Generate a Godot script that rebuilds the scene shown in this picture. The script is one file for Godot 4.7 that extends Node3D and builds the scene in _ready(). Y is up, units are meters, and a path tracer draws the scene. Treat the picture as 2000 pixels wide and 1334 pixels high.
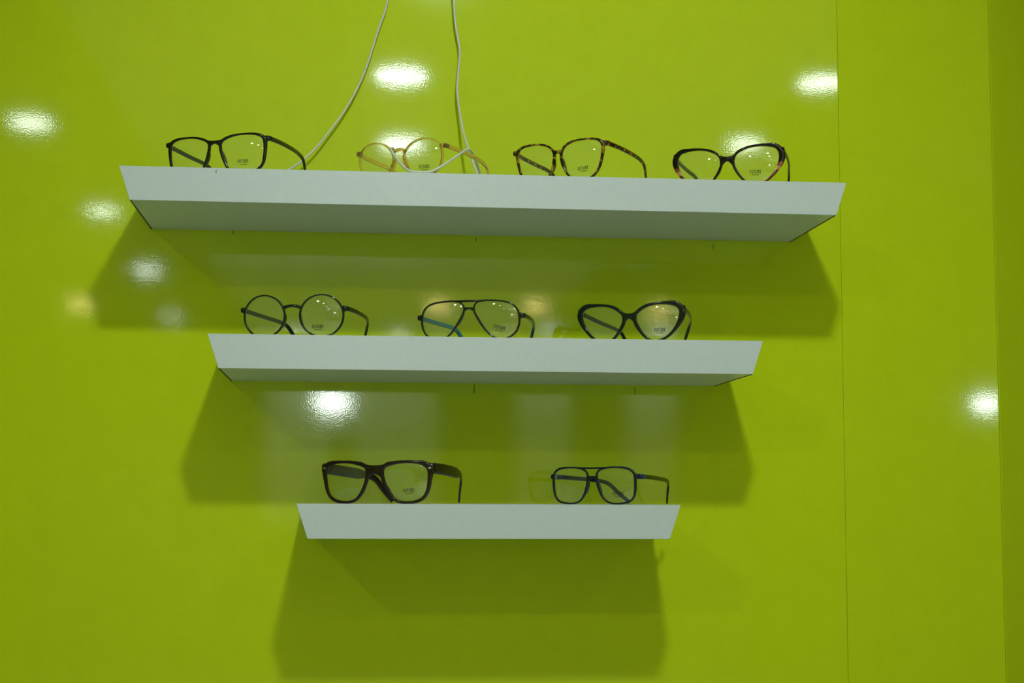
extends Node3D
# Spectacles on three white wedge-ended shelves against a glossy lime laminate wall.
# World: the display wall is the plane z = 0, the room lies at z > 0, y is up, metres.

const SHELF_DEPTH := 0.195
const SHELF_THICK := 0.0388
const SHELF_BEVEL := 0.01265
# x of the top edge's ends, height of the top
const SHELVES := [[-0.3576, 0.4822, 0.4378], [-0.2554, 0.3797, 0.2493], [-0.1536, 0.2812, 0.0601]]
const FLOOR_Y := -1.42
const CEILING_Y := 1.40
const STRIP_Y := 1.34
const WRAP := 0.33          # radius of a spectacle front's wrap
const TILT := 0.07          # its lean towards the viewer

var mats := {}
var taken := {}


func _ready() -> void:
	# ---------- camera, surroundings, exposure
	var cam := Camera3D.new()
	cam.name = "camera"
	cam.fov = 24.2627
	cam.near = 0.05
	cam.far = 60.0
	cam.position = Vector3(-0.09394, 0.06634, 1.98875)
	cam.rotation = Vector3(0.0986773, -0.1006263, 0.003303)
	add_child(cam)
	cam.current = true
	var around := WorldEnvironment.new()
	var env := Environment.new()
	env.background_mode = Environment.BG_COLOR
	env.background_color = Color(0, 0, 0)
	env.tonemap_mode = Environment.TONE_MAPPER_LINEAR
	env.tonemap_exposure = 0.9
	env.sdfgi_enabled = true
	env.ssao_enabled = true
	env.ssil_enabled = true
	around.environment = env
	add_child(around)

	make_materials()
	build_room()
	build_ceiling_lamps()
	for i in 3:
		build_shelf(i)
	build_spectacles()
	build_cords()


# ------------------------------------------------------------------ materials
func lin(r: float, g: float, b: float) -> Color:
	return Color(r, g, b).linear_to_srgb()


func mat(called: String, c: Color, rough := 0.5, spec := 0.5) -> StandardMaterial3D:
	var m := StandardMaterial3D.new()
	m.resource_name = called
	m.albedo_color = c
	m.roughness = rough
	m.metallic_specular = spec
	mats[called] = m
	return m


func noise_tex(seed_: int, freq: float, size: int, ramp: Gradient = null, normal := false, bump := 1.0, octaves := 3) -> NoiseTexture2D:
	var n := FastNoiseLite.new()
	n.seed = seed_
	n.noise_type = FastNoiseLite.TYPE_SIMPLEX_SMOOTH
	n.frequency = freq
	n.fractal_octaves = octaves
	var t := NoiseTexture2D.new()
	t.width = size
	t.height = size
	t.seamless = true
	t.noise = n
	if ramp:
		t.color_ramp = ramp
	if normal:
		t.as_normal_map = true
		t.bump_strength = bump
	return t


func gradient(points: Array) -> Gradient:
	var g := Gradient.new()
	var o := PackedFloat32Array()
	var c := PackedColorArray()
	for p in points:
		o.append(p[0])
		c.append(p[1])
	g.offsets = o
	g.colors = c
	return g


func make_materials() -> void:
	var lime := mat("lime_laminate", Color.WHITE, 0.045, 0.5)
	lime.albedo_texture = noise_tex(3, 0.006, 512, gradient([[0.0, lin(0.525, 0.65, 0.008)], [1.0, lin(0.545, 0.67, 0.010)]]))
	lime.uv1_triplanar = true
	lime.uv1_world_triplanar = true
	lime.uv1_scale = Vector3(6, 6, 6)
	lime.normal_enabled = true
	lime.normal_texture = noise_tex(7, 0.12, 512, null, true, 1.0, 2)
	lime.normal_scale = 0.024
	var white := mat("white_laminate", Color.WHITE, 0.27, 0.5)
	white.albedo_texture = noise_tex(11, 0.02, 512, gradient([[0.0, lin(0.56, 0.615, 0.635)], [1.0, lin(0.585, 0.64, 0.66)]]))
	white.uv1_triplanar = true
	white.uv1_world_triplanar = true
	white.uv1_scale = Vector3(9, 9, 9)
	mat("dark_seam", lin(0.03, 0.028, 0.02), 0.8)
	mat("backing_board", lin(0.06, 0.055, 0.03), 0.9)
	mat("graphite", lin(0.05, 0.06, 0.015), 0.7)
	mat("plaster_white", lin(0.88, 0.88, 0.86), 0.8)
	mat("plaster_grey", lin(0.10, 0.10, 0.095), 0.8)
	mat("side_wall_paint", lin(0.30, 0.40, 0.015), 0.6)
	mat("rear_wall_paint", lin(0.14, 0.14, 0.13), 0.8)
	mat("cabinet_white", lin(0.80, 0.80, 0.78), 0.4)
	mat("cabinet_handle", lin(0.4, 0.4, 0.4), 0.3).metallic = 1.0
	var fl := mat("polished_floor", Color.WHITE, 0.25, 0.5)
	fl.albedo_texture = noise_tex(21, 0.02, 256, gradient([[0.0, lin(0.55, 0.57, 0.50)], [1.0, lin(0.63, 0.65, 0.58)]]))
	fl.uv1_triplanar = true
	fl.uv1_world_triplanar = true
	mat("lamp_trim", lin(0.7, 0.7, 0.7), 0.35)
	var glow := mat("lamp_glow", Color.WHITE, 0.5)
	glow.emission_enabled = true
	glow.emission = Color(0.96, 1.0, 0.97)
	glow.emission_energy_multiplier = 70.0
	var side := mat("side_lamp_glow", Color.WHITE, 0.5)
	side.emission_enabled = true
	side.emission = Color(0.96, 1.0, 0.95)
	side.emission_energy_multiplier = 42.0
	var warm := mat("warm_lamp_glow", Color.WHITE, 0.5)
	warm.emission_enabled = true
	warm.emission = Color(1.0, 0.84, 0.55)
	warm.emission_energy_multiplier = 95.0
	var pend := mat("pendant_glow", Color.WHITE, 0.5)
	pend.emission_enabled = true
	pend.emission = Color(0.96, 1.0, 0.98)
	pend.emission_energy_multiplier = 34.0
	mat("white_cord", lin(0.66, 0.68, 0.60), 0.55)

	# spectacles
	mat("black_acetate", lin(0.006, 0.010, 0.007), 0.12)
	mat("green_black_acetate", lin(0.007, 0.011, 0.008), 0.10)
	mat("brown_black_acetate", lin(0.016, 0.006, 0.006), 0.13)
	mat("navy_acetate", lin(0.005, 0.008, 0.024), 0.16)
	mat("blue_end_acetate", lin(0.012, 0.02, 0.14), 0.2)
	mat("teal_layer", lin(0.03, 0.20, 0.24), 0.3)
	var violet := mat("violet_pad", Color(0.16, 0.10, 0.27, 0.85), 0.2)
	violet.transparency = BaseMaterial3D.TRANSPARENCY_ALPHA
	mat("hinge_metal", lin(0.5, 0.5, 0.48), 0.25).metallic = 1.0
	mat("rivet_metal", lin(0.75, 0.75, 0.72), 0.2).metallic = 1.0
	var amber := mat("amber_crystal", Color(1.0, 0.85, 0.60, 0.06), 0.04)
	amber.refraction_enabled = true
	amber.refraction_scale = 0.045
	var tort := mat("tortoiseshell", Color.WHITE, 0.10)
	tort.albedo_texture = noise_tex(5, 0.022, 512, gradient([[0.0, lin(0.012, 0.007, 0.003)], [0.54, lin(0.016, 0.009, 0.003)], [0.60, lin(0.10, 0.045, 0.006)], [0.67, lin(0.36, 0.20, 0.02)], [1.0, lin(0.48, 0.30, 0.03)]]))
	tort.uv1_triplanar = true
	tort.uv1_scale = Vector3(11, 11, 11)
	var fade := mat("black_to_tortoise", Color.WHITE, 0.10)
	fade.vertex_color_use_as_albedo = true
	var lens := mat("clear_lens", Color(0.85, 0.95, 0.88, 0.015), 0.0, 0.5)
	lens.transparency = BaseMaterial3D.TRANSPARENCY_ALPHA
	mat("lens_print", lin(0.02, 0.018, 0.02), 0.7)


# ------------------------------------------------------------------ mesh building
class Shape:
	var v := PackedVector3Array()
	var n := PackedVector3Array()
	var c := PackedColorArray()
	var idx := PackedInt32Array()

	# adds an indexed patch with smooth normals; the patch is turned outwards if it is closed
	func patch(pv: PackedVector3Array, pi: PackedInt32Array, turn := true) -> void:
		var vol := 0.0
		for k in range(0, pi.size(), 3):
			vol += pv[pi[k]].dot(pv[pi[k + 1]].cross(pv[pi[k + 2]]))
		if turn and vol > 0.0:      # Godot's front faces run clockwise
			for k in range(0, pi.size(), 3):
				var s := pi[k + 1]
				pi[k + 1] = pi[k + 2]
				pi[k + 2] = s
		var pn := PackedVector3Array()
		pn.resize(pv.size())
		for k in range(0, pi.size(), 3):
			var a := pv[pi[k]]
			var f := (pv[pi[k + 2]] - a).cross(pv[pi[k + 1]] - a)
			for j in 3:
				pn[pi[k + j]] += f
		var base := v.size()
		for k in pv.size():
			v.append(pv[k])
			n.append(pn[k].normalized() if pn[k].length() > 0.0 else Vector3.UP)
			c.append(Color.WHITE)
		for k in pi:
			idx.append(base + k)

	# rings of equal length joined side by side
	func loft(rings: Array, closed: bool) -> void:
		var m: int = rings[0].size()
		var pv := PackedVector3Array()
		var pi := PackedInt32Array()
		for r in rings:
			pv.append_array(r)
		var last: int = rings.size() if closed else rings.size() - 1
		for i in last:
			var a: int = i * m
			var b: int = ((i + 1) % rings.size()) * m
			for j in m:
				var k: int = (j + 1) % m
				pi.append_array(PackedInt32Array([a + j, b + j, b + k, a + j, b + k, a + k]))
		if not closed:
			for e in [0, rings.size() - 1]:
				var mid := Vector3.ZERO
				for p in rings[e]:
					mid += p
				pv.append(mid / m)
				var at := pv.size() - 1
				for j in m:
					var k: int = (j + 1) % m
					if e == 0:
						pi.append_array(PackedInt32Array([e * m + j, e * m + k, at]))
					else:
						pi.append_array(PackedInt32Array([e * m + k, e * m + j, at]))
		patch(pv, pi)

	# flat faces with hard edges; each face a list of corners
	func faces(list: Array) -> void:
		var mid := Vector3.ZERO
		var count := 0
		for f in list:
			for p in f:
				mid += p
				count += 1
		mid /= count
		for f in list:
			var nn: Vector3 = (f[1] - f[0]).cross(f[2] - f[0]).normalized()
			var ctr := Vector3.ZERO
			for p in f:
				ctr += p
			ctr /= f.size()
			var flip: bool = nn.dot(ctr - mid) < 0.0
			if flip:
				nn = -nn
			var base := v.size()
			for p in f:
				v.append(p)
				n.append(nn)
				c.append(Color.WHITE)
			for k in range(1, f.size() - 1):
				if flip:
					idx.append_array(PackedInt32Array([base, base + k, base + k + 1]))
				else:
					idx.append_array(PackedInt32Array([base, base + k + 1, base + k]))

	func box(lo: Vector3, hi: Vector3) -> void:
		var p := []
		for k in 8:
			p.append(Vector3(hi.x if k & 1 else lo.x, hi.y if k & 2 else lo.y, hi.z if k & 4 else lo.z))
		faces([[p[0], p[1], p[3], p[2]], [p[4], p[5], p[7], p[6]], [p[0], p[1], p[5], p[4]], [p[2], p[3], p[7], p[6]], [p[0], p[2], p[6], p[4]], [p[1], p[3], p[7], p[5]]])

	func mesh() -> ArrayMesh:
		var a := []
		a.resize(Mesh.ARRAY_MAX)
		a[Mesh.ARRAY_VERTEX] = v
		a[Mesh.ARRAY_NORMAL] = n
		a[Mesh.ARRAY_COLOR] = c
		a[Mesh.ARRAY_INDEX] = idx
		var m := ArrayMesh.new()
		m.add_surface_from_arrays(Mesh.PRIMITIVE_TRIANGLES, a)
		return m


func numbered(called: String) -> String:
	var k: int = taken.get(called, 0)
	taken[called] = k + 1
	return called if k == 0 else "%s_%03d" % [called, k]


func thing(called: String, label: String, category: String, at := Vector3.ZERO, turn := 0.0, group := "") -> Node3D:
	var o := Node3D.new()
	o.name = numbered(called)
	add_child(o)
	o.position = at
	o.rotation.y = turn
	o.set_meta("label", label)
	o.set_meta("category", category)
	if group:
		o.set_meta("group", group)
	return o


func part(called: String, s, m: String, parent: Node) -> MeshInstance3D:
	var o := MeshInstance3D.new()
	o.name = called
	o.mesh = s.mesh() if s is Shape else s
	o.material_override = mats[m]
	parent.add_child(o, true)
	return o


func structure(called: String, s, m: String) -> MeshInstance3D:
	var o := part(called, s, m, self)
	o.set_meta("kind", "structure")
	return o


func boxed(lo: Vector3, hi: Vector3) -> Shape:
	var s := Shape.new()
	s.box(lo, hi)
	return s


# ------------------------------------------------------------------ the room
func build_room() -> void:
	var left := -2.7
	var right := 3.3
	var deep := 11.2
	structure("floor", boxed(Vector3(left - 0.1, FLOOR_Y - 0.1, -0.4), Vector3(right + 0.1, FLOOR_Y, deep + 0.1)), "polished_floor")
	structure("ceiling", boxed(Vector3(left - 0.1, CEILING_Y, -0.4), Vector3(right + 0.1, CEILING_Y + 0.1, deep + 0.1)), "plaster_grey")
	structure("trim_1", boxed(Vector3(-0.86, STRIP_Y, 0.004), Vector3(1.25, CEILING_Y, deep - 0.002)), "plaster_white")
	structure("wall_left", boxed(Vector3(left - 0.1, FLOOR_Y, -0.4), Vector3(left, CEILING_Y, deep)), "side_wall_paint")
	structure("wall_right", boxed(Vector3(right, FLOOR_Y, -0.4), Vector3(right + 0.1, CEILING_Y, deep)), "side_wall_paint")
	structure("wall_rear", boxed(Vector3(left - 0.1, FLOOR_Y, deep), Vector3(right + 0.1, CEILING_Y, deep + 0.1)), "rear_wall_paint")

	# the display wall: three laminate panels on a dark backing board
	var wall := Node3D.new()
	wall.name = "wall_front"
	wall.set_meta("kind", "structure")
	add_child(wall)
	var s1 := 0.5361
	var s2 := 0.7459
	part("backing_board", boxed(Vector3(left, FLOOR_Y, -0.40), Vector3(right, CEILING_Y, -0.36)), "backing_board", wall)
	part("panel", panel(left, s1 - 0.00015), "lime_laminate", wall)
	var p2 := part("panel", panel(0.0, s2 - s1 - 0.0006), "lime_laminate", wall)
	p2.position = Vector3(s1 + 0.00015, 0, 0)
	p2.rotation.y = deg_to_rad(1.6)
	var p3 := part("panel", panel(0.0, 2.7), "lime_laminate", wall)
	p3.position = Vector3(s2 + 0.0008, 0, -0.0062)
	p3.rotation.y = deg_to_rad(24.0)
	# short pencil ticks left by whoever hung the shelves
	for m in [[-0.2443, 0.3973, 0.006], [0.0607, 0.3936, 0.005], [0.367, 0.3903, 0.006], [0.0592, 0.2040, 0.011], [0.264, 0.2030, 0.009]]:
		part("pencil_mark", boxed(Vector3(m[0] - 0.0004, m[1] - m[2] / 2, -0.0005), Vector3(m[0] + 0.0004, m[1] + m[2] / 2, 0.0002)), "graphite", wall)

	# white cupboards hung along the far end of the shop
	for k in 4:
		var spec: Array = [[-0.53, 0.50], [0.27, 0.66], [1.46, 0.42], [2.35, 0.38]][k]
		var lbl: String = ["white wall cupboard at the far end, the one closest to the left wall", "widest white wall cupboard at the far end of the shop", "white wall cupboard between the widest and the narrowest one at the far end", "narrowest white wall cupboard at the far end, by the right wall"][k]
		var c := thing("wall_cupboard", lbl, "cupboard", Vector3(spec[0], -0.15, deep - 0.22), 0.0, "white wall cupboards along the far wall")
		var w: float = spec[1]
		part("body", boxed(Vector3(-w / 2, 0.0, -0.15), Vector3(w / 2, 1.20, 0.215)), "cabinet_white", c)
		for sgn in [-1, 1]:
			var d := part("door", boxed(Vector3(minf(sgn * 0.003, sgn * (w / 2 - 0.004)), 0.006, -0.17), Vector3(maxf(sgn * 0.003, sgn * (w / 2 - 0.004)), 1.194, -0.151)), "cabinet_white", c)
			part("handle", boxed(Vector3(sgn * 0.03 - 0.006, 0.06, -0.19), Vector3(sgn * 0.03 + 0.006, 0.22, -0.171)), "cabinet_handle", d)


# a laminate sheet from x0 to x1 with its long edges eased
func panel(x0: float, x1: float) -> Shape:
	var s := Shape.new()
	var r := 0.0007
	var prof := []
	prof.append(Vector2(x0, -0.018))
	for k in 5:
		var a := PI + k * PI / 8
		prof.append(Vector2(x0 + r + r * cos(a), -r - r * sin(a)))
	for k in 5:
		var a := PI / 2 - k * PI / 8
		prof.append(Vector2(x1 - r + r * cos(a), -r + r * sin(a)))
	prof.append(Vector2(x1, -0.018))
	var list := []
	var top := []
	var bottom := []
	for k in prof.size():
		var p: Vector2 = prof[k]
		var q: Vector2 = prof[(k + 1) % prof.size()]
		list.append([Vector3(p.x, FLOOR_Y, p.y), Vector3(q.x, FLOOR_Y, q.y), Vector3(q.x, CEILING_Y, q.y), Vector3(p.x, CEILING_Y, p.y)])
		top.append(Vector3(p.x, CEILING_Y, p.y))
		bottom.append(Vector3(p.x, FLOOR_Y, p.y))
	list.append(top)
	list.append(bottom)
	s.faces(list)
	return s


# ------------------------------------------------------------------ lamps
func build_ceiling_lamps() -> void:
	# x, z, in the dropped strip or not, energy, half angle of the beam, glow; the first is a swivelling spot turned to the shelves
	var spots := [
		[0.10, 1.60, true, 1.72, 34.0, "lamp_glow"], [0.041, 2.716, true, 1.2, 55.0, "lamp_glow"], [0.074, 3.649, true, 1.2, 55.0, "lamp_glow"], [0.10, 5.5, true, 1.2, 55.0, "lamp_glow"], [0.467, 8.478, true, 1.5, 62.0, "warm_lamp_glow"], [1.107, 8.395, true, 1.5, 62.0, "warm_lamp_glow"],
		[-1.50, 2.90, false, 1.05, 86.0, "side_lamp_glow"], [-1.246, 3.721, false, 1.2, 55.0, "side_lamp_glow"], [-1.263, 5.488, false, 1.2, 55.0, "side_lamp_glow"], [-1.298, 7.436, false, 1.2, 55.0, "lamp_glow"], [-1.424, 9.857, false, 1.5, 62.0, "side_lamp_glow"], [-1.987, 9.235, false, 1.5, 62.0, "warm_lamp_glow"],
		[1.391, 2.869, false, 1.0, 55.0, "side_lamp_glow"], [1.356, 3.769, false, 1.2, 55.0, "side_lamp_glow"], [1.40, 6.2, false, 1.2, 55.0, "side_lamp_glow"], [2.066, 9.078, false, 1.5, 62.0, "warm_lamp_glow"],
		[-0.53, 10.45, true, 0.8, 50.0, "lamp_glow"], [0.27, 10.45, true, 0.8, 50.0, "lamp_glow"], [1.46, 10.45, false, 0.8, 50.0, "lamp_glow"], [2.35, 10.45, false, 0.8, 50.0, "lamp_glow"]]  # this last row is added, to brighten the far cupboards mirrored in the wall
	for p in spots:
		var y: float = STRIP_Y if p[2] else CEILING_Y
		var aimed: bool = p[4] == 34.0
		var is_warm: bool = p[5] == "warm_lamp_glow"
		var lbl := "round recessed downlight glowing %s in the %s" % ["warm yellow" if is_warm else "cool white", "white dropped ceiling strip" if p[2] else "grey side ceiling"]
		if p[1] == 10.45:
			lbl = "added round downlight that brightens the %s" % {-0.53: "wall cupboard closest to the left wall", 0.27: "widest wall cupboard", 1.46: "wall cupboard beside the narrowest one", 2.35: "narrowest wall cupboard"}[p[0]]
		if aimed:
			lbl = "round swivelling spotlight in the white ceiling strip, turned towards the shelves"
		var o := thing("ceiling_downlight", lbl, "downlight", Vector3(p[0], y, p[1]), 0.0, "downlights in the white ceiling strip" if p[2] else "downlights in the grey side ceiling")
		var ring := Shape.new()
		var rings := []
		for k in 40:
			var a := TAU * k / 40
			var r := PackedVector3Array()
			for j in 8:
				var b := TAU * j / 8
				var rad := 0.083 + 0.008 * cos(b)
				r.append(Vector3(rad * cos(a), -0.004 + 0.004 * sin(b), rad * sin(a)))
			rings.append(r)
		ring.loft(rings, true)
		part("trim_ring", ring, "lamp_trim", o)
		var disc := CylinderMesh.new()
		disc.top_radius = 0.075
		disc.bottom_radius = 0.075
		disc.height = 0.004
		disc.radial_segments = 40
		var dm := part("light_diffuser", disc, p[5], o)
		dm.position.y = -0.0025
		var l := SpotLight3D.new()
		l.name = "light"
		l.light_color = Color(1.0, 0.86, 0.62) if is_warm else Color(0.95, 1.0, 0.97)
		l.light_energy = p[3]
		l.light_size = 0.055
		l.spot_range = 16.0
		l.spot_attenuation = 2.0
		l.spot_angle = p[4]
		l.spot_angle_attenuation = 1.0 if aimed else 0.35
		l.shadow_enabled = true
		l.position.y = -0.012
		l.rotation.x = -PI / 2
		o.add_child(l)
		if aimed:
			var to := (Vector3(0.16, 0.46, 0.0) - o.position).normalized()
			l.basis = Basis.looking_at(to, Vector3.UP)
			l.position.y = -0.02
	# two hanging globes deeper in the shop
	for k in 2:
		var at: Vector3 = [Vector3(-0.19, 0.545, 6.0), Vector3(2.60, 0.44, 3.9)][k]
		var top: float = STRIP_Y if k == 0 else CEILING_Y
		var o := thing("pendant_lamp", ["large glowing white flattened globe pendant hanging from the dropped ceiling strip", "small glowing white flattened globe pendant hanging by the right wall"][k], "pendant lamp", at, 0.0, "globe pendants in the shop")
		var globe := SphereMesh.new()
		globe.radius = [0.095, 0.05][k]
		globe.height = [0.11, 0.06][k]
		part("light_globe", globe, "pendant_glow", o)
		part("flex", tube([Vector3(0, [0.053, 0.028][k], 0), Vector3(0, 0.4, 0), Vector3(0, top - at.y - 0.01, 0)], 0.003, 8, 4), "white_cord", o)
		var rose := CylinderMesh.new()
		rose.top_radius = 0.05
		rose.bottom_radius = 0.035
		rose.height = 0.025
		part("ceiling_rose", rose, "lamp_trim", o).position.y = top - at.y - 0.0125
		var l := OmniLight3D.new()
		l.name = "light"
		l.light_color = Color(0.94, 1.0, 0.97)
		l.light_energy = [0.25, 0.06][k]
		l.light_size = [0.05, 0.026][k]
		l.omni_range = 16.0
		l.omni_attenuation = 2.0
		l.shadow_enabled = true
		o.add_child(l)


# ------------------------------------------------------------------ shelves
func build_shelf(i: int) -> void:
	var xl: float = SHELVES[i][0]
	var xr: float = SHELVES[i][1]
	var mid := (xl + xr) / 2.0
	var hw := (xr - xl) / 2.0
	var o := thing("wall_shelf", ["longest white wall shelf with slanted ends, carrying four pairs of glasses", "middle white wall shelf with slanted ends, carrying three pairs of glasses", "shortest white wall shelf with slanted ends, carrying two pairs of glasses"][i], "shelf", Vector3(mid, SHELVES[i][2], 0.0), 0.0, "white wedge-ended shelves on the lime wall")
	var t := SHELF_THICK
	var b := SHELF_BEVEL
	var d := SHELF_DEPTH
	part("body", wedge(hw - 0.0012, t, b, 0.0003, d - 0.0016, 0.0), "white_laminate", o)
	part("front_panel", wedge(hw, t, b, d - 0.0015, d, 0.0003), "white_laminate", o)
	for sgn in [-1, 1]:
		# dark joint where the side laminate meets the underside
		var x: float = sgn * (hw - b - 0.0008)
		part("edge_seam", boxed(Vector3(x - 0.0007, -t - 0.0004, 0.0004), Vector3(x + 0.0007, -t + 0.0012, d - 0.0020)), "dark_seam", o)
	if i == 0:
		var x := -0.2498 - mid
		part("scuff_mark", boxed(Vector3(x - 0.0004, -0.0062, d - 0.0002), Vector3(x + 0.0004, -0.0022, d + 0.0001)), "graphite", o).set_meta("label", "small dark scuff on the white edge")


# a bar with slanted ends whose edges are eased by r
func wedge(hw: float, t: float, b: float, z0: float, z1: float, r: float) -> Shape:
	var s := Shape.new()
	var out := [Vector2(-hw, 0), Vector2(hw, 0), Vector2(hw - b, -t), Vector2(-hw + b, -t)]
	var back := []
	var mid := []
	var front := []
	for p in out:
		back.append(Vector3(p.x, p.y, z0))
		mid.append(Vector3(p.x, p.y, z1 - r))
		front.append(Vector3(p.x - signf(p.x) * r, p.y + (-r if p.y > -t / 2 else r), z1))
	var list := [back, front]
	for k in 4:
		var q: int = (k + 1) % 4
		list.append([back[k], back[q], mid[q], mid[k]])
		if r > 0.0:
			list.append([mid[k], mid[q], front[q], front[k]])
	s.faces(list)
	return s


# ------------------------------------------------------------------ tubes and curves
func spline(pts: Array, steps: int) -> PackedVector3Array:
	var out := PackedVector3Array()
	for i in pts.size() - 1:
		var a: Vector3 = pts[maxi(i - 1, 0)]
		var b: Vector3 = pts[i]
		var c: Vector3 = pts[i + 1]
		var d: Vector3 = pts[mini(i + 2, pts.size() - 1)]
		for k in steps:
			out.append(b.cubic_interpolate(c, a, d, float(k) / steps))
	out.append(pts[pts.size() - 1])
	return out


func tube(pts: Array, radius: float, sides: int, steps: int) -> Shape:
	var path := spline(pts, steps)
	var rings := []
	var up := Vector3(0.31, 0.2, 0.93).normalized()
	for i in path.size():
		var t := (path[mini(i + 1, path.size() - 1)] - path[maxi(i - 1, 0)]).normalized()
		var a := (up - t * up.dot(t)).normalized()
		up = a
		var b := t.cross(a)
		var r := PackedVector3Array()
		for j in sides:
			var w := TAU * j / sides
			r.append(path[i] + (a * cos(w) + b * sin(w)) * radius)
		rings.append(r)
	var s := Shape.new()
	s.loft(rings, false)
	return s


func build_cords() -> void:
	var y: float = SHELVES[0][2] + 0.0016
	var a := thing("hanging_cord", "thin white cord hanging down the wall behind the rectangular black glasses", "cord", Vector3(-0.055, 0.70, 0.012))
	var at := a.position
	var pts := [Vector3(-0.040, 1.39, 0.01), Vector3(-0.045, 1.0, 0.01), Vector3(-0.0498, 0.76, 0.009), Vector3(-0.0550, 0.698, 0.009), Vector3(-0.0669, 0.6575, 0.010), Vector3(-0.0831, 0.6038, 0.010), Vector3(-0.1032, 0.5602, 0.012), Vector3(-0.1283, 0.5221, 0.014), Vector3(-0.1500, 0.4950, 0.017), Vector3(-0.1722, 0.4765, 0.018), Vector3(-0.205, 0.456, 0.022), Vector3(-0.235, 0.4425, 0.028), Vector3(-0.262, y, 0.032), Vector3(-0.29, y, 0.03)]
	for k in pts.size():
		pts[k] -= at
	part("cord", tube(pts, 0.0014, 10, 8), "white_cord", a)
	var b := thing("hanging_cord", "thin white cord looping over the clear amber round glasses", "cord", Vector3(0.03, 0.70, 0.012))
	at = b.position
	pts = [Vector3(0.02, 1.335, 0.01), Vector3(0.022, 1.0, 0.01), Vector3(0.0270, 0.75, 0.010), Vector3(0.0292, 0.7009, 0.012), Vector3(0.032, 0.6675, 0.012), Vector3(0.0375, 0.6342, 0.012), Vector3(0.0356, 0.6069, 0.014), Vector3(0.0343, 0.5797, 0.016), Vector3(0.0381, 0.5491, 0.020), Vector3(0.0421, 0.5225, 0.030), Vector3(0.0486, 0.4934, 0.050), Vector3(0.0569, 0.4657, 0.060), Vector3(0.066, y + 0.006, 0.068), Vector3(0.072, y, 0.077), Vector3(0.069, y + 0.004, 0.082), Vector3(0.0584, 0.4629, 0.083),
		Vector3(0.0485, 0.4748, 0.1180), Vector3(0.0389, 0.4767, 0.1480), Vector3(0.0259, 0.4643, 0.1720), Vector3(0.0102, 0.4507, 0.1860), Vector3(-0.0047, 0.4412, 0.1895), Vector3(-0.0135, 0.4394, 0.1905), Vector3(-0.0235, 0.4394, 0.1905), Vector3(-0.0322, 0.4414, 0.1880), Vector3(-0.0396, 0.4499, 0.1780), Vector3(-0.0471, 0.4620, 0.1660), Vector3(-0.0517, 0.4717, 0.1570), Vector3(-0.0504, 0.4757, 0.1500), Vector3(-0.0478, 0.4743, 0.1430)]
	for k in pts.size():
		pts[k] -= at
	part("cord", tube(pts, 0.0015, 10, 8), "white_cord", b)


# ------------------------------------------------------------------ spectacles
# a point of the front (mm along the front, mm up, mm forward) in the pair's own axes
func front(u: float, v: float, w: float) -> Vector3:
	var uu := u * 0.001
	var vv := v * 0.001
	var ww := w * 0.001 - uu * uu / (2.0 * WRAP)
	return Vector3(uu, vv * cos(TILT) - ww * sin(TILT), vv * sin(TILT) + ww * cos(TILT))


func contour(flat: Array, wb: float) -> PackedVector2Array:
	var pts := PackedVector2Array()
	var lo := 1e9
	var hi := -1e9
	for p in flat:
		lo = minf(lo, p[1])
		hi = maxf(hi, p[1])
	var mid := (lo + hi) / 2
	for p in flat:
		var y: float = p[1]
		if y < mid:
			y = mid + (y - mid) * (mid - wb) / (mid - lo)
		pts.append(Vector2(p[0], y))
	# smooth closed curve, evenly spaced
	var fine := PackedVector2Array()
	var n := pts.size()
	for i in n:
		for k in 16:
			fine.append(pts[i].cubic_interpolate(pts[(i + 1) % n], pts[(i + n - 1) % n], pts[(i + 2) % n], k / 16.0))
	for pass_ in 5:
		var soft := PackedVector2Array()
		for i in fine.size():
			soft.append((fine[i] * 2.0 + fine[(i + 1) % fine.size()] + fine[(i + fine.size() - 1) % fine.size()]) / 4.0)
		fine = soft
	var total := 0.0
	for i in fine.size():
		total += fine[i].distance_to(fine[(i + 1) % fine.size()])
	var out := PackedVector2Array()
	var step := total / 96.0
	var walked := 0.0
	var next := 0.0
	for i in fine.size():
		var a := fine[i]
		var b := fine[(i + 1) % fine.size()]
		var l := a.distance_to(b)
		while next <= walked + l and out.size() < 96:
			out.append(a.lerp(b, (next - walked) / l))
			next += step
		walked += l
	return out


func width_at(table: Array, deg: float) -> float:
	var n := table.size()
	for i in n:
		var a: float = table[i][0]
		var b: float = table[(i + 1) % n][0] + (360.0 if i == n - 1 else 0.0)
		for d in [deg, deg + 360.0]:
			if d >= a and d <= b:
				var t: float = (d - a) / (b - a)
				t = t * t * (3.0 - 2.0 * t)
				return lerpf(table[i][1], table[(i + 1) % n][1], t)
	return table[0][1]


# a rounded oblong section: x across in [-1, 1], y through in [-1, 1]
func section(k: int, n: int, square := 3.2) -> Vector2:
	var a := TAU * (k + 0.5) / n
	return Vector2(signf(cos(a)) * pow(absf(cos(a)), 2.0 / square), signf(sin(a)) * pow(absf(sin(a)), 2.0 / square))


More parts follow.
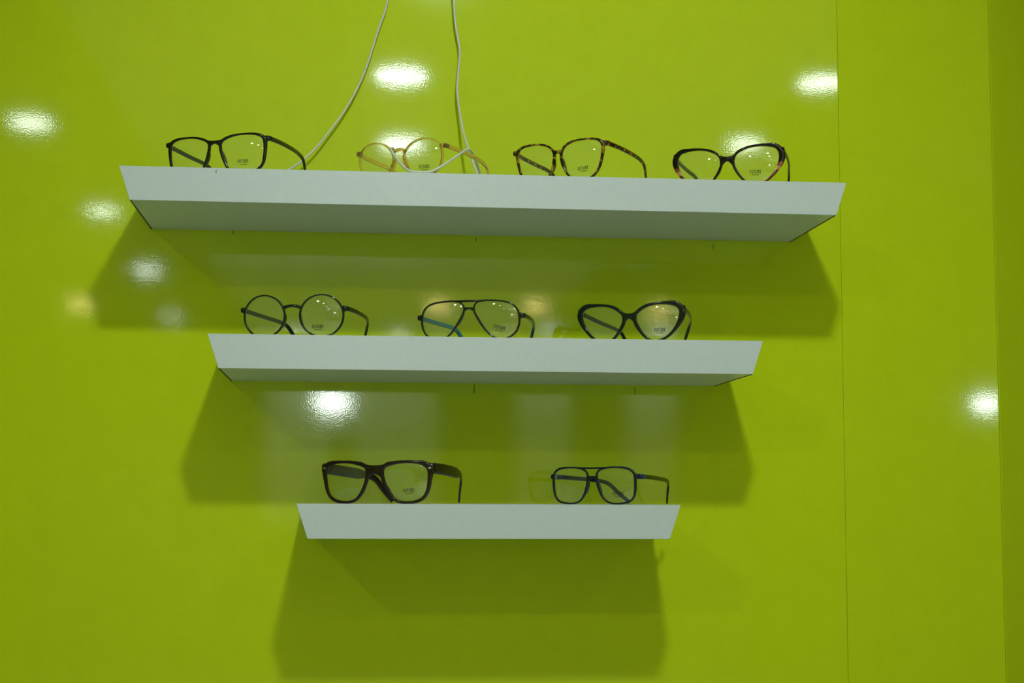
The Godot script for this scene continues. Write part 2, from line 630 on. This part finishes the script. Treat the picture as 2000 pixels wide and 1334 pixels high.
func rim(s: Shape, inner: PackedVector2Array, widths: Array, thick: float, side: int) -> void:
	var mid := Vector2.ZERO
	for p in inner:
		mid += p
	mid /= inner.size()
	var area := 0.0
	for i in inner.size():
		area += inner[i].cross(inner[(i + 1) % inner.size()])
	var outer := PackedVector2Array()
	for i in inner.size():
		var p := inner[i]
		var t := (inner[(i + 2) % inner.size()] - inner[(i + inner.size() - 2) % inner.size()]).normalized()
		var nrm := Vector2(t.y, -t.x) * signf(area)
		var deg := fposmod(rad_to_deg(atan2(p.y - mid.y, p.x - mid.x)), 360.0)
		outer.append(p + nrm * width_at(widths, deg) * 1.1)
	var n := inner.size()
	for pass_ in 6:
		var soft := outer.duplicate()
		for i in n:
			soft[i] = (outer[(i + n - 1) % n] + outer[i] * 2.0 + outer[(i + 1) % n]) / 4.0
		outer = soft
	var rings := []
	for i in n:
		var p := inner[i]
		var q := outer[i]
		q.y = maxf(q.y, 0.0)
		var r := PackedVector3Array()
		for k in 14:
			var e := section(k, 14)
			var m := (p + q) / 2 + (q - p) / 2 * e.x
			r.append(front(m.x * side, m.y, e.y * thick / 2))
		rings.append(r)
	s.loft(rings, true)


# a bar across the front: stations of [u, top, bottom, forward, thickness]
func bar(s: Shape, stations: Array) -> void:
	var rings := []
	for a in stations:
		var r := PackedVector3Array()
		for k in 14:
			var e := section(k, 14, 2.8)
			r.append(front(a[0], (a[1] + a[2]) / 2 + (a[1] - a[2]) / 2 * e.x, a[3] + a[4] / 2 * e.y))
		rings.append(r)
	s.loft(rings, false)


func bridge(s: Shape, b: Array, thick: float) -> void:
	# half span, top and bottom in the middle, top and bottom at the rims
	var st := []
	for k in 17:
		var t := -1.0 + k / 8.0
		var f := t * t
		st.append([t * b[0], lerpf(b[1], b[3], f), lerpf(b[2], b[4], pow(absf(t), 1.6)), 0.6 * (1.0 - f), thick])
	bar(s, st)


# how far a lens stands forward of the wrapped front: a dome of 90 mm radius about its middle
func bulge(p: Vector2, mid: Vector2) -> float:
	var du := p.x - mid.x
	return 1.6 - (p - mid).length_squared() / (2.0 * 90.0) + du * du / (2000.0 * WRAP)


func lens_shape(inner: PackedVector2Array, side: int) -> Shape:
	var mid := Vector2.ZERO
	for p in inner:
		mid += p
	mid /= inner.size()
	var n := inner.size()
	var s := Shape.new()
	for face in 2:
		var off := 0.5 if face == 0 else -1.0
		var pv := PackedVector3Array()
		var pi := PackedInt32Array()
		pv.append(front(mid.x * side, mid.y, off + bulge(mid, mid)))
		for k in range(1, 11):
			for i in n:
				var p := mid + (inner[i] - mid) * (k / 10.0) * 1.008
				pv.append(front(p.x * side, p.y, off + bulge(p, mid)))
		for i in n:
			var j := (i + 1) % n
			pi.append_array(PackedInt32Array([0, 1 + i, 1 + j]))
			for k in 9:
				var a := 1 + k * n
				var b := a + n
				pi.append_array(PackedInt32Array([a + i, b + i, b + j, a + i, b + j, a + j]))
		# the front sheet looks forward, the back sheet backward
		var f := (pv[pi[2]] - pv[pi[0]]).cross(pv[pi[1]] - pv[pi[0]])
		if (f.z > 0.0) != (face == 0):
			for k in range(0, pi.size(), 3):
				var x := pi[k + 1]
				pi[k + 1] = pi[k + 2]
				pi[k + 2] = x
		s.patch(pv, pi, false)
	var edge := PackedVector3Array()
	var ei := PackedInt32Array()
	for i in n:
		var p := mid + (inner[i] - mid) * 1.008
		var sag := bulge(p, mid)
		edge.append(front(p.x * side, p.y, 0.5 + sag))
		edge.append(front(p.x * side, p.y, -1.0 + sag))
	for i in n:
		var j := (i + 1) % n
		ei.append_array(PackedInt32Array([2 * i, 2 * j, 2 * j + 1, 2 * i, 2 * j + 1, 2 * i + 1]))
	s.patch(edge, ei, true)
	return s


# sections along a temple; heights are [distance share, height mm, thickness mm]
func temple(path: PackedVector3Array, heights: Array, side: int, inner_only := false) -> Shape:
	var total := 0.0
	for i in path.size() - 1:
		total += path[i].distance_to(path[i + 1])
	var rings := []
	var walked := 0.0
	for i in path.size():
		if i > 0:
			walked += path[i].distance_to(path[i - 1])
		var share := walked / total
		var h: float = heights[0][1]
		var th: float = heights[0][2]
		for k in heights.size() - 1:
			if share >= heights[k][0]:
				var t := clampf((share - heights[k][0]) / (heights[k + 1][0] - heights[k][0]), 0.0, 1.0)
				h = lerpf(heights[k][1], heights[k + 1][1], t)
				th = lerpf(heights[k][2], heights[k + 1][2], t)
		var tan := (path[mini(i + 1, path.size() - 1)] - path[maxi(i - 1, 0)]).normalized()
		var across := tan.cross(Vector3.UP)
		across = (across - tan * across.dot(tan)).normalized()
		var up := across.cross(tan).normalized()
		var r := PackedVector3Array()
		var ctr := path[i]
		if inner_only:
			# a thin layer on the side towards the wearer
			var inward := across if across.x * side < 0.0 else -across
			ctr += inward * (th * 0.5 * 0.001)
			th = 0.9
			h -= 0.5
		for k in 14:
			var e := section(k, 14, 3.0)
			r.append(ctr + up * (e.x * h * 0.0005) + across * (e.y * th * 0.0005))
		rings.append(r)
	var s := Shape.new()
	s.loft(rings, false)
	return s


func nose_pad(inner: PackedVector2Array, mid_v: float, side: int) -> Shape:
	var rings := []
	for i in 15:
		var t := -1.0 + i / 7.0
		var rad := sqrt(maxf(0.004, 1.0 - t * t))
		var v := mid_v - t * 8.5
		var u := 1e9     # the rim's nose side at this height
		for p in inner:
			if absf(p.y - v) < 1.6:
				u = minf(u, p.x)
		var r := PackedVector3Array()
		for k in 12:
			var a := TAU * k / 12
			r.append(front((u - 1.3 + 1.3 * rad * cos(a)) * side, v, -3.2 + 3.9 * rad * sin(a)))
		rings.append(r)
	for pass_ in 2:
		for i in range(1, 14):
			for k in 12:
				rings[i][k] = (rings[i - 1][k] + rings[i][k] * 2.0 + rings[i + 1][k]) / 4.0
	var s := Shape.new()
	s.loft(rings, false)
	return s


func lettering(words: String, width: float, height: float) -> TextMesh:
	var t := TextMesh.new()
	var f := SystemFont.new()
	f.font_names = PackedStringArray(["Droid Sans"])
	f.font_weight = 700
	t.font = f
	t.text = words
	t.font_size = 48
	t.pixel_size = 0.001
	t.depth = 0.01
	t.horizontal_alignment = HORIZONTAL_ALIGNMENT_CENTER
	t.vertical_alignment = VERTICAL_ALIGNMENT_CENTER
	t.set_meta("w", width)
	t.set_meta("h", height)
	return t


func spectacles(d: Dictionary) -> void:
	var o := thing("eyeglasses", d.label, "eyeglasses", Vector3(d.x, SHELVES[d.shelf][2], d.z), deg_to_rad(d.turn), "display eyeglasses on the white shelves")
	var wb: float = width_at(d.rim, 270.0) * 1.1
	var inner := contour(d.lens, wb)
	var thick: float = d.get("thick", 3.6)
	var s := Shape.new()
	rim(s, inner, d.rim, thick, 1)
	rim(s, inner, d.rim, thick, -1)
	bridge(s, d.bridge, thick * 0.95)
	if d.has("top_bar"):
		bridge(s, d.top_bar, thick * 0.8)
	# end pieces that carry the hinges
	var e: Array = d.end      # u start, u end, top, bottom at the start, top, bottom at the end
	for side in [-1, 1]:
		bar(s, [[side * e[0], e[2], e[3], -0.2, thick * 0.9], [side * lerpf(e[0], e[1], 0.5), lerpf(e[2], e[4], 0.5), lerpf(e[3], e[5], 0.5), -0.2, thick], [side * (e[1] - 0.8), e[4], e[5], -0.5, thick * 1.05], [side * e[1], e[4] - 0.3, e[5] + 0.3, -1.8, thick * 1.3], [side * (e[1] - 0.4), e[4] - 0.4, e[5] + 0.4, -4.2, thick]])
	if d.has("paint"):
		for k in s.v.size():
			s.c[k] = d.paint.call(s.v[k])
	part("front_frame", s, d.mat, o)
	for side in [-1, 1]:
		var ln := part("lens", lens_shape(inner, side), "clear_lens", o)
		if side == 1:
			# maker's print on one lens
			var mid := Vector2.ZERO
			for p in inner:
				mid += p
			mid /= inner.size()
			for k in 2:
				var tm := lettering(["FUTURE", "EYEWEAR"][k], [13.0, 9.0][k], [4.2, 1.3][k])
				var off: float = [0.0, -3.6][k]
				var pr: Array = d.print
				var dir := Vector2(cos(deg_to_rad(pr[2])), sin(deg_to_rad(pr[2])))
				var c := Vector2(pr[0], pr[1]) + Vector2(-dir.y, dir.x) * off
				var at := func(q: Vector2) -> Vector3: return front(q.x, q.y, 0.58 + bulge(q, mid))
				var ex: Vector3 = (at.call(c + dir) - at.call(c - dir)).normalized()
				var ey: Vector3 = at.call(c + Vector2(-dir.y, dir.x)) - at.call(c - Vector2(-dir.y, dir.x))
				ey = (ey - ex * ey.dot(ex)).normalized()
				var box := tm.get_aabb()
				var sx: float = tm.get_meta("w") * 0.001 / box.size.x
				var sy: float = tm.get_meta("h") * 0.001 / box.size.y
				var txt := part("lens_print", tm, "lens_print", ln)
				txt.transform = Transform3D(Basis(ex * sx, ey * sy, ex.cross(ey) * 0.004), at.call(c))
		part("nose_pad", nose_pad(inner, d.pad, side), d.get("pad_mat", d.mat), o)
		# temple: hinge, bend and tip
		var hv: float = (e[4] + e[5]) / 2
		var h := front(side * (e[1] - 1.6), hv, -3.0)
		var b: Array = d.temples[0 if side == -1 else 1]   # dx, dy, back from the hinge to the bend, dx of the tip (mm)
		var bend := h + Vector3(b[0], b[1], -b[2]) * 0.001
		var hs: Array = d.heights
		var run := Vector3(b[0], b[1], -b[2]) * 0.001
		var drop: float = bend.y
		var half: float = hs[hs.size() - 1][1] * 0.0005
		var tip := Vector3(bend.x + b[3] * 0.001, half + 0.0002, bend.z - 0.030)
		var bow := Vector3(side * 0.002, 0.0006, 0)
		var path := spline([h, h + run * 0.3 + bow, h + run * 0.65 + bow, h + run * 0.93, bend.lerp(tip, 0.24) + Vector3(0, drop * 0.10, -0.001), bend.lerp(tip, 0.62) + Vector3(0, drop * 0.04, 0), tip], 8)
		var tp := part("temple", temple(path, hs, side), d.get("temple_mat", d.mat), o)
		if d.has("inner_mat"):
			part("inner_layer", temple(path, hs, side, true), d.inner_mat, tp)
		if d.has("cuff_mat"):
			var cuff := path.slice(0, 6)
			part("hinge_cuff", temple(cuff, [[0.0, hs[0][1] + 0.5, hs[0][2] + 0.5], [1.0, hs[0][1] + 0.3, hs[0][2] + 0.4]], side), d.cuff_mat, tp)
		var hinge := Shape.new()
		var hc := h + Vector3(-side * 0.0022, 0, -0.001)
		hinge.box(hc - Vector3(0.0012, 0.0018, 0.003), hc + Vector3(0.0012, 0.0018, 0.003))
		part("hinge", hinge, "hinge_metal", tp)
		if d.has("rivet"):
			var rv := Shape.new()
			var rr := []
			for q in 5:
				var ring := PackedVector3Array()
				var sc: float = [1.0, 1.0, 0.85, 0.5, 0.1][q]
				for k in 20:
					var a := TAU * k / 20
					ring.append(front(side * (d.rivet[0] + 2.1 * sc * cos(a)), d.rivet[1] + 0.95 * sc * sin(a), thick / 2 + [-0.6, 0.1, 0.3, 0.42, 0.45][q]))
				rr.append(ring)
			rv.loft(rr, false)
			part("rivet", rv, "rivet_metal", o)


func cat_eye_paint(p: Vector3) -> Color:
	# black front whose lower outer rims turn to mottled red brown and amber
	var u := absf(p.x) * 1000.0
	var v := p.y * 1000.0
	var black := Color(0.010, 0.006, 0.004)
	if u < 30.0 or v > 27.0:
		return black
	var k := sin(u * 0.9 + v * 1.3) + sin(u * 1.7 - v * 0.8 + 1.0)
	if v > 18.0:
		return Color(0.52, 0.27, 0.06) if v < 22.5 else Color(0.16, 0.03, 0.02) if k < 0.6 else Color(0.34, 0.12, 0.06)
	return Color(0.10, 0.012, 0.008) if k < 0.9 else Color(0.30, 0.10, 0.03)


func build_spectacles() -> void:
	var slim := [[0.0, 5.6, 3.4], [0.3, 5.2, 3.0], [0.62, 4.9, 2.9], [0.8, 5.0, 2.9], [1.0, 4.6, 2.6]]
	spectacles({"label": "rectangular black glasses at the scuffed end of the longest shelf", "shelf": 0, "x": -0.2543, "z": 0.1530, "turn": -23.5, "mat": "black_acetate",
		"lens": [[9.5, 37.2], [15.9, 41.1], [27.4, 44.1], [40.8, 44.7], [50.7, 43.5], [57.2, 40.6], [59.2, 36.3], [59.7, 27.7], [59.0, 20.3], [57.3, 12.9], [53.5, 8.8], [46.9, 5.9], [35.9, 5.1], [26.9, 5.5], [18.9, 7.8], [14.4, 14.9], [10.5, 24.8], [8.8, 32.4]],
		"rim": [[0, 3.2], [18, 4.0], [33, 5.0], [48, 2.8], [90, 1.9], [130, 2.6], [155, 3.4], [180, 3.2], [225, 2.6], [270, 2.4], [315, 2.8]], "bridge": [7.8, 40.0, 36.4, 40.6, 31.0], "top_bar": [14.0, 40.0, 37.2, 42.4, 40.7], "end": [60.0, 67.5, 43.0, 35.0, 42.6, 36.8], "pad": 20.0,
		"temples": [[4.0, -6.0, 84.0, 8.0], [-1.0, -2.0, 86.0, -4.0]], "heights": slim, "print": [35.5, 14.0, 1.0]})
	spectacles({"label": "clear amber round glasses with a white cord looped over them", "shelf": 0, "x": -0.0415, "z": 0.1520, "turn": -31.0, "mat": "amber_crystal",
		"lens": [[9.8, 32.3], [15.1, 38.2], [21.7, 42.2], [29.9, 44.4], [38.0, 44.4], [45.9, 41.5], [51.0, 37.4], [53.0, 33.0], [53.7, 27.2], [53.3, 20.5], [51.7, 14.0], [48.5, 8.0], [42.2, 3.0], [33.3, 1.6], [24.2, 2.7], [17.9, 6.1], [12.5, 12.8], [9.0, 20.7], [8.0, 26.6]],
		"rim": [[0, 2.6], [45, 2.2], [90, 1.9], [135, 2.2], [180, 2.6], [225, 2.2], [270, 2.2], [315, 2.2]], "bridge": [8.8, 37.0, 33.4, 34.8, 29.5], "end": [53.2, 60.5, 38.6, 33.0, 38.4, 32.6], "pad": 18.5,
		"temples": [[-3.0, -2.0, 86.0, 6.0], [8.0, -5.5, 84.0, -4.0]], "heights": slim, "print": [33.0, 12.5, 0.0]})
	spectacles({"label": "brown tortoiseshell round-square glasses beside the clear amber pair", "shelf": 0, "x": 0.1462, "z": 0.1540, "turn": -35.0, "mat": "tortoiseshell",
		"lens": [[7.5, 37.8], [11.3, 42.4], [19.2, 45.9], [28.6, 47.5], [40.1, 47.5], [49.1, 46.0], [54.0, 42.6], [55.3, 37.7], [54.7, 30.2], [53.3, 22.7], [50.8, 15.4], [46.7, 9.2], [42.1, 5.5], [32.9, 3.4], [22.4, 4.3], [14.3, 9.1], [9.2, 18.0], [6.8, 28.1], [6.2, 33.6]],
		"rim": [[0, 2.8], [18, 3.6], [35, 4.4], [52, 2.6], [90, 2.0], [135, 2.6], [180, 3.6], [225, 2.4], [270, 2.4], [315, 2.6]], "bridge": [5.6, 38.8, 35.0, 39.2, 31.5], "end": [55.2, 63.5, 45.4, 38.0, 44.8, 38.8], "pad": 21.0,
		"temples": [[1.5, -6.0, 86.0, 5.0], [5.0, -5.5, 86.0, -6.0]], "heights": slim, "print": [32.5, 14.5, 6.0]})
	spectacles({"label": "brown-black cat-eye glasses whose lower rims turn tortoiseshell", "shelf": 0, "x": 0.3503, "z": 0.1521, "turn": -25.5, "mat": "black_to_tortoise", "temple_mat": "black_acetate", "pad_mat": "black_acetate", "paint": cat_eye_paint,
		"lens": [[9.0, 32.5], [11.3, 37.9], [18.0, 42.4], [28.0, 45.7], [38.8, 46.7], [49.6, 45.8], [57.0, 43.6], [60.6, 38.4], [61.0, 32.9], [59.7, 26.4], [56.4, 18.9], [50.8, 11.4], [43.2, 5.7], [34.5, 3.4], [25.9, 5.0], [18.4, 10.9], [12.0, 20.1], [9.1, 27.0]],
		"rim": [[0, 6.0], [20, 7.6], [38, 6.0], [60, 3.4], [95, 2.6], [135, 3.0], [180, 3.2], [225, 2.6], [270, 2.4], [315, 2.6], [340, 3.8]], "bridge": [8.0, 36.8, 31.0, 38.8, 23.0], "top_bar": [14.0, 36.8, 33.0, 42.2, 40.6], "end": [62.0, 67.2, 45.6, 36.0, 44.6, 37.0], "pad": 20.0,
		"temples": [[5.5, -8.0, 84.0, 4.0], [-7.5, -7.5, 84.0, -8.0]], "heights": slim, "print": [33.5, 16.5, -1.0]})
	spectacles({"label": "perfectly round black glasses on the middle shelf", "shelf": 1, "x": -0.1624, "z": 0.1575, "turn": -15.5, "mat": "black_acetate",
		"lens": [[58.0, 25.4], [56.8, 18.0], [53.1, 11.4], [47.4, 6.3], [40.2, 3.4], [32.4, 2.8], [24.7, 4.7], [18.1, 8.9], [13.2, 14.9], [10.6, 22.1], [10.6, 29.6], [13.3, 36.7], [18.2, 42.6], [24.9, 46.6], [32.6, 48.4], [40.4, 47.7], [47.5, 44.6], [53.2, 39.4], [56.9, 32.8]],
		"rim": [[0, 2.2], [90, 1.8], [180, 2.3], [270, 2.0]], "bridge": [11.4, 38.6, 35.4, 36.6, 32.0], "end": [58.4, 64.0, 36.4, 28.6, 36.0, 30.4], "pad": 20.0,
		"temples": [[21.0, -6.0, 84.0, 14.0], [3.0, -4.0, 85.0, -14.0]], "heights": slim, "print": [30.0, 12.6, 0.0]})
	spectacles({"label": "black double-bridge aviator glasses with teal inner temples", "shelf": 1, "x": 0.0415, "z": 0.1545, "turn": -20.5, "mat": "green_black_acetate", "inner_mat": "teal_layer",
		"lens": [[6.9, 36.8], [8.0, 41.1], [11.9, 44.0], [19.7, 45.2], [34.2, 44.7], [43.7, 43.1], [51.2, 40.1], [55.9, 34.7], [57.6, 28.1], [58.0, 20.5], [56.5, 13.8], [53.6, 8.2], [47.9, 3.6], [40.3, 0.9], [32.6, 2.0], [26.0, 5.9], [19.3, 13.6], [12.6, 24.3], [8.3, 32.0]],
		"rim": [[0, 2.2], [90, 1.9], [180, 2.4], [270, 2.0]], "bridge": [6.2, 38.8, 36.4, 38.8, 33.0], "top_bar": [17.0, 47.2, 44.6, 47.1, 44.6], "end": [58.2, 65.0, 31.6, 24.0, 30.8, 25.2], "pad": 24.0,
		"temples": [[15.0, -3.0, 84.0, 13.0], [-8.0, -2.0, 84.0, -14.0]], "heights": slim, "print": [36.5, 14.2, -14.0]})
	spectacles({"label": "thick glossy black cat-eye glasses on the middle shelf", "shelf": 1, "x": 0.2311, "z": 0.1514, "turn": -27.0, "mat": "green_black_acetate",
		"lens": [[8.7, 29.3], [9.8, 33.1], [14.9, 37.7], [22.8, 41.8], [32.6, 43.8], [43.2, 43.7], [51.7, 42.4], [57.3, 39.6], [59.1, 35.2], [58.5, 28.6], [55.9, 21.9], [52.0, 15.4], [47.1, 9.8], [40.3, 5.2], [31.6, 3.0], [23.9, 4.7], [17.2, 10.7], [11.5, 19.6], [9.1, 25.4]],
		"rim": [[0, 5.6], [20, 7.6], [38, 6.2], [60, 3.8], [95, 2.9], [135, 3.6], [180, 4.4], [225, 3.0], [270, 2.6], [315, 3.0], [340, 4.0]], "bridge": [7.6, 34.6, 28.4, 36.8, 20.5], "top_bar": [14.5, 34.6, 31.0, 40.0, 38.0], "end": [60.2, 65.6, 43.6, 32.0, 42.2, 33.4], "pad": 18.5,
		"temples": [[21.0, -13.0, 82.0, 9.0], [-13.0, -6.0, 83.0, -20.0]], "heights": slim, "print": [36.5, 14.2, -1.0]})
	spectacles({"label": "chunky dark brown square glasses with silver rivets on the shortest shelf", "shelf": 2, "x": -0.0654, "z": 0.1600, "turn": -24.5, "mat": "brown_black_acetate", "thick": 4.4, "rivet": [65.2, 40.6], "pad_mat": "violet_pad",
		"lens": [[11.3, 36.6], [13.0, 40.6], [18.3, 43.0], [27.6, 45.2], [36.8, 46.0], [45.9, 45.8], [54.8, 44.0], [60.7, 40.2], [62.6, 35.2], [62.4, 26.4], [61.3, 18.6], [58.2, 10.7], [52.2, 5.9], [43.2, 3.8], [34.1, 3.8], [25.9, 6.0], [19.8, 11.9], [14.8, 20.8], [11.8, 29.7]],
		"rim": [[0, 4.0], [15, 5.6], [31, 7.6], [44, 5.2], [62, 3.4], [90, 3.0], [120, 3.6], [146, 5.0], [180, 3.8], [225, 3.4], [270, 3.0], [315, 3.6]], "bridge": [10.2, 43.9, 33.8, 44.0, 27.0], "top_bar": [16.5, 43.9, 40.0, 46.4, 43.4], "end": [63.6, 69.6, 46.4, 33.0, 45.2, 34.4], "pad": 13.5,
		"temples": [[20.0, -7.0, 84.0, 18.0], [1.5, -6.0, 86.0, -14.0]], "heights": [[0.0, 12.6, 3.8], [0.30, 13.0, 3.6], [0.50, 12.6, 3.4], [0.58, 9.0, 3.2], [0.75, 7.2, 2.8], [1.0, 6.4, 2.6]], "print": [41.0, 15.2, 5.0]})
	spectacles({"label": "slim navy double-bridge square glasses on the shortest shelf", "shelf": 2, "x": 0.1861, "z": 0.1574, "turn": -35.0, "mat": "navy_acetate", "temple_mat": "black_acetate", "cuff_mat": "blue_end_acetate", "pad_mat": "violet_pad",
		"lens": [[7.2, 35.0], [9.2, 38.0], [14.3, 40.4], [23.1, 41.7], [34.8, 41.5], [43.2, 40.1], [48.8, 37.1], [51.2, 32.5], [51.4, 24.6], [51.1, 15.6], [49.3, 8.7], [45.0, 4.2], [36.6, 2.3], [25.9, 2.0], [18.4, 4.3], [13.1, 9.8], [9.1, 19.9], [7.2, 27.9]],
		"rim": [[0, 2.4], [45, 2.6], [90, 1.9], [180, 2.6], [270, 1.9], [315, 2.2]], "bridge": [6.2, 33.0, 30.5, 32.6, 27.0], "top_bar": [16.0, 43.0, 41.0, 43.4, 41.0], "end": [51.8, 56.8, 36.0, 28.2, 34.4, 29.0], "pad": 19.5,
		"temples": [[22.0, -4.0, 84.0, 24.0], [0.0, -4.0, 85.0, -15.0]], "heights": slim, "print": [32.5, 12.6, -1.0]})
